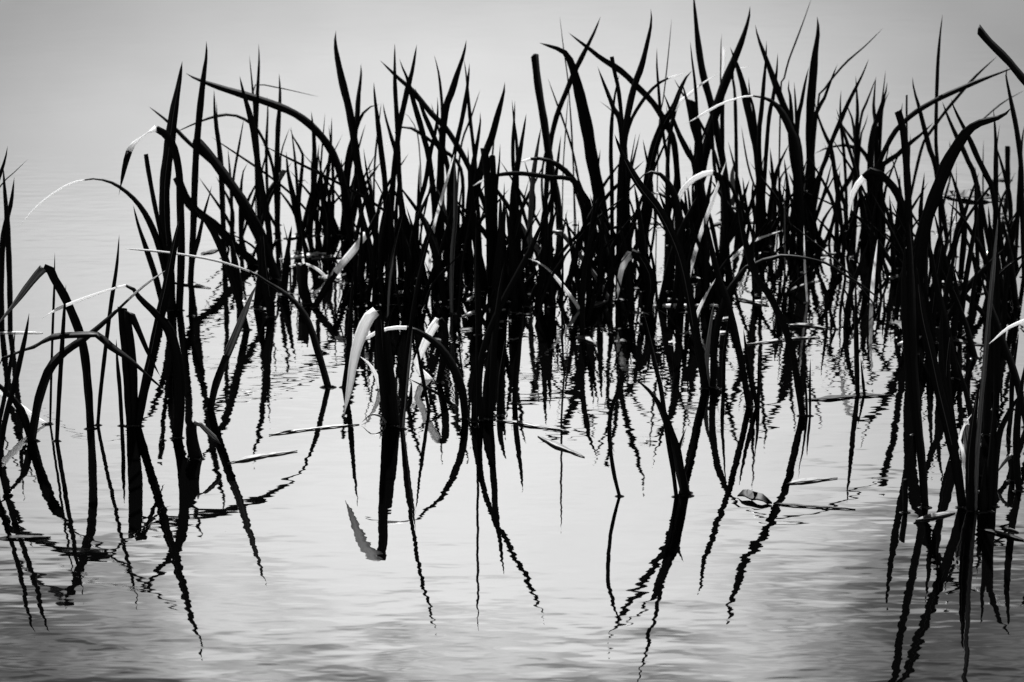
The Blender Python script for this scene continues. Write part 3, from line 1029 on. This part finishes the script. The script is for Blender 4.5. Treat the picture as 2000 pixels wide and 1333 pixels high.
floating("1835,663 1880,668 1925,675", 9, 'g', 'ragged grey leaf afloat inside the right clump')
floating("1753,672 1785,665 1802,655", 7, 'p', 'pale leaf afloat at the left foot of the right clump')
floating("1736,631 1755,639 1771,652", 16, 'd', 'round dark leaf afloat beside the white upright leaf', curl=0.008)
floating("1788,1016 1820,1010 1866,1002", 15, 'g', 'broad grey leaf afloat at the foot of the big tangled clump')
floating("1915,1034 1960,1045 2006,1057", 11, 'd', 'dark leaf afloat at the lower right edge')
floating("-4,1052 50,1051 99,1049", 6, 'd', 'dark leaf afloat at the lower left edge')
floating("-6,650 40,650 84,650", 2.5, 'p', 'thin pale stalk afloat behind the crossed pair at left', 'drifting_stalk')
floating("1833,380 1870,385 1920,389 1964,391", 12, 'd', 'boat-shaped dark leaf afloat at the back right', curl=0.008)
floating("1933,352 1955,352 1978,352", 5, 'd', 'small dark leaf afloat behind the boat-shaped one')
floating("1130,470 1165,455 1205,441 1240,435 1292,437", 9, 'g', 'long saw-edged leaf afloat in the middle back of the bed')
floating("1378,452 1400,438 1450,433 1488,438", 9, 'd', 'dark leaf afloat at the back right of the white sickle leaf')
floating("1990,1040 1975,1035 1958,1032", 4, 'g', 'small grey leaf afloat near the lower right edge')

# ------------------------------------------------------------------ scraps of dead leaf drifting between the feet of the reeds
dv, df, dm = [], [], []
for _ in range(170):
    x = random.uniform(470, 1985); y = random.choice((450, 500, 545, 575, 600, 640, 660)) + random.gauss(0, 9)
    if x > 1420 and random.random() < 0.4: y = random.choice((430, 445, 500, 560)) + random.gauss(0, 8)
    if x < 700 and y > 610: continue
    Lp = random.uniform(10, 48); sl = random.gauss(-0.03, 0.10); wp = random.uniform(1.2, 3.6)
    b0 = len(dv)
    for k in range(5):
        t = k / 4
        px, py = x + (t - 0.5) * Lp, y + (t - 0.5) * Lp * sl + random.gauss(0, 0.5)
        hw = wp * 0.5 * (0.35 + 0.65 * math.sin(math.pi * min(0.9, max(0.1, t)))) * random.uniform(0.7, 1.3)
        e1, e2 = ground(px, py - hw, 0.001), ground(px, py + hw, 0.001)
        z = random.uniform(0.0008, 0.004)
        dv += [(e1.x, e1.y, z), (e2.x, e2.y, z * 0.6), ((e1.x + e2.x) / 2, (e1.y + e2.y) / 2, z - 0.0008)]
    mi = random.choices((0, 1, 2), (0.5, 0.32, 0.18))[0]
    for k in range(4):
        a, b = b0 + 3 * k, b0 + 3 * k + 3
        for f in ((a, a + 1, b + 1, b), (a + 1, a + 2, b + 2, b + 1), (a + 2, a, b, b + 2)):
            df.append(f); dm.append(mi)
dme = bpy.data.meshes.new('floating_debris')
dme.from_pydata(dv, [], df)
uvl = dme.uv_layers.new(name='UVMap')
for lp in dme.loops:
    co = dme.vertices[lp.vertex_index].co
    uvl.data[lp.index].uv = (co.y * 20, co.x * 4)
for m_ in (M_DARK, M_GREY, M_PALE): dme.materials.append(m_)
for p_, mi in zip(dme.polygons, dm): p_.material_index = mi
deb = bpy.data.objects.new('floating_debris', dme)
col.objects.link(deb)
tag(deb, 'small scraps of dead leaf drifting between the feet of the reeds', 'debris', None, 'stuff')

# ------------------------------------------------------------------ the little collar of water drawn up round each foot
mv, mf = [], []
for p in PLANTS:
    for sp in p['specs']:
        P, w, o = parse(sp)
        if P[0][1] < 430: continue
        c = ground(*P[0][:2])
        r0 = w * 0.5 * (c - CAM).length / F
        b0 = len(mv)
        for k in range(12):
            a = k * math.pi / 6
            ca, sa = math.cos(a), math.sin(a)
            for j, (dr, z) in enumerate(((-0.0005, 0.0022), (0.0008, 0.0012), (0.0018, 0.0006), (0.0034, 0.0002))):
                mv.append((c.x + ca * (r0 + dr), c.y + sa * (r0 * 0.45 + dr), z))
        for k in range(12):
            k2 = (k + 1) % 12
            for j in range(3):
                mf.append((b0 + k * 4 + j, b0 + k * 4 + j + 1, b0 + k2 * 4 + j + 1, b0 + k2 * 4 + j))
mm = bpy.data.meshes.new('meniscus')
mm.from_pydata(mv, [], mf)
mm.materials.append(M_WATER)
for f in mm.polygons: f.use_smooth = True
mo = bpy.data.objects.new('meniscus', mm)
col.objects.link(mo)
mo.parent = water
mo['kind'] = 'stuff'
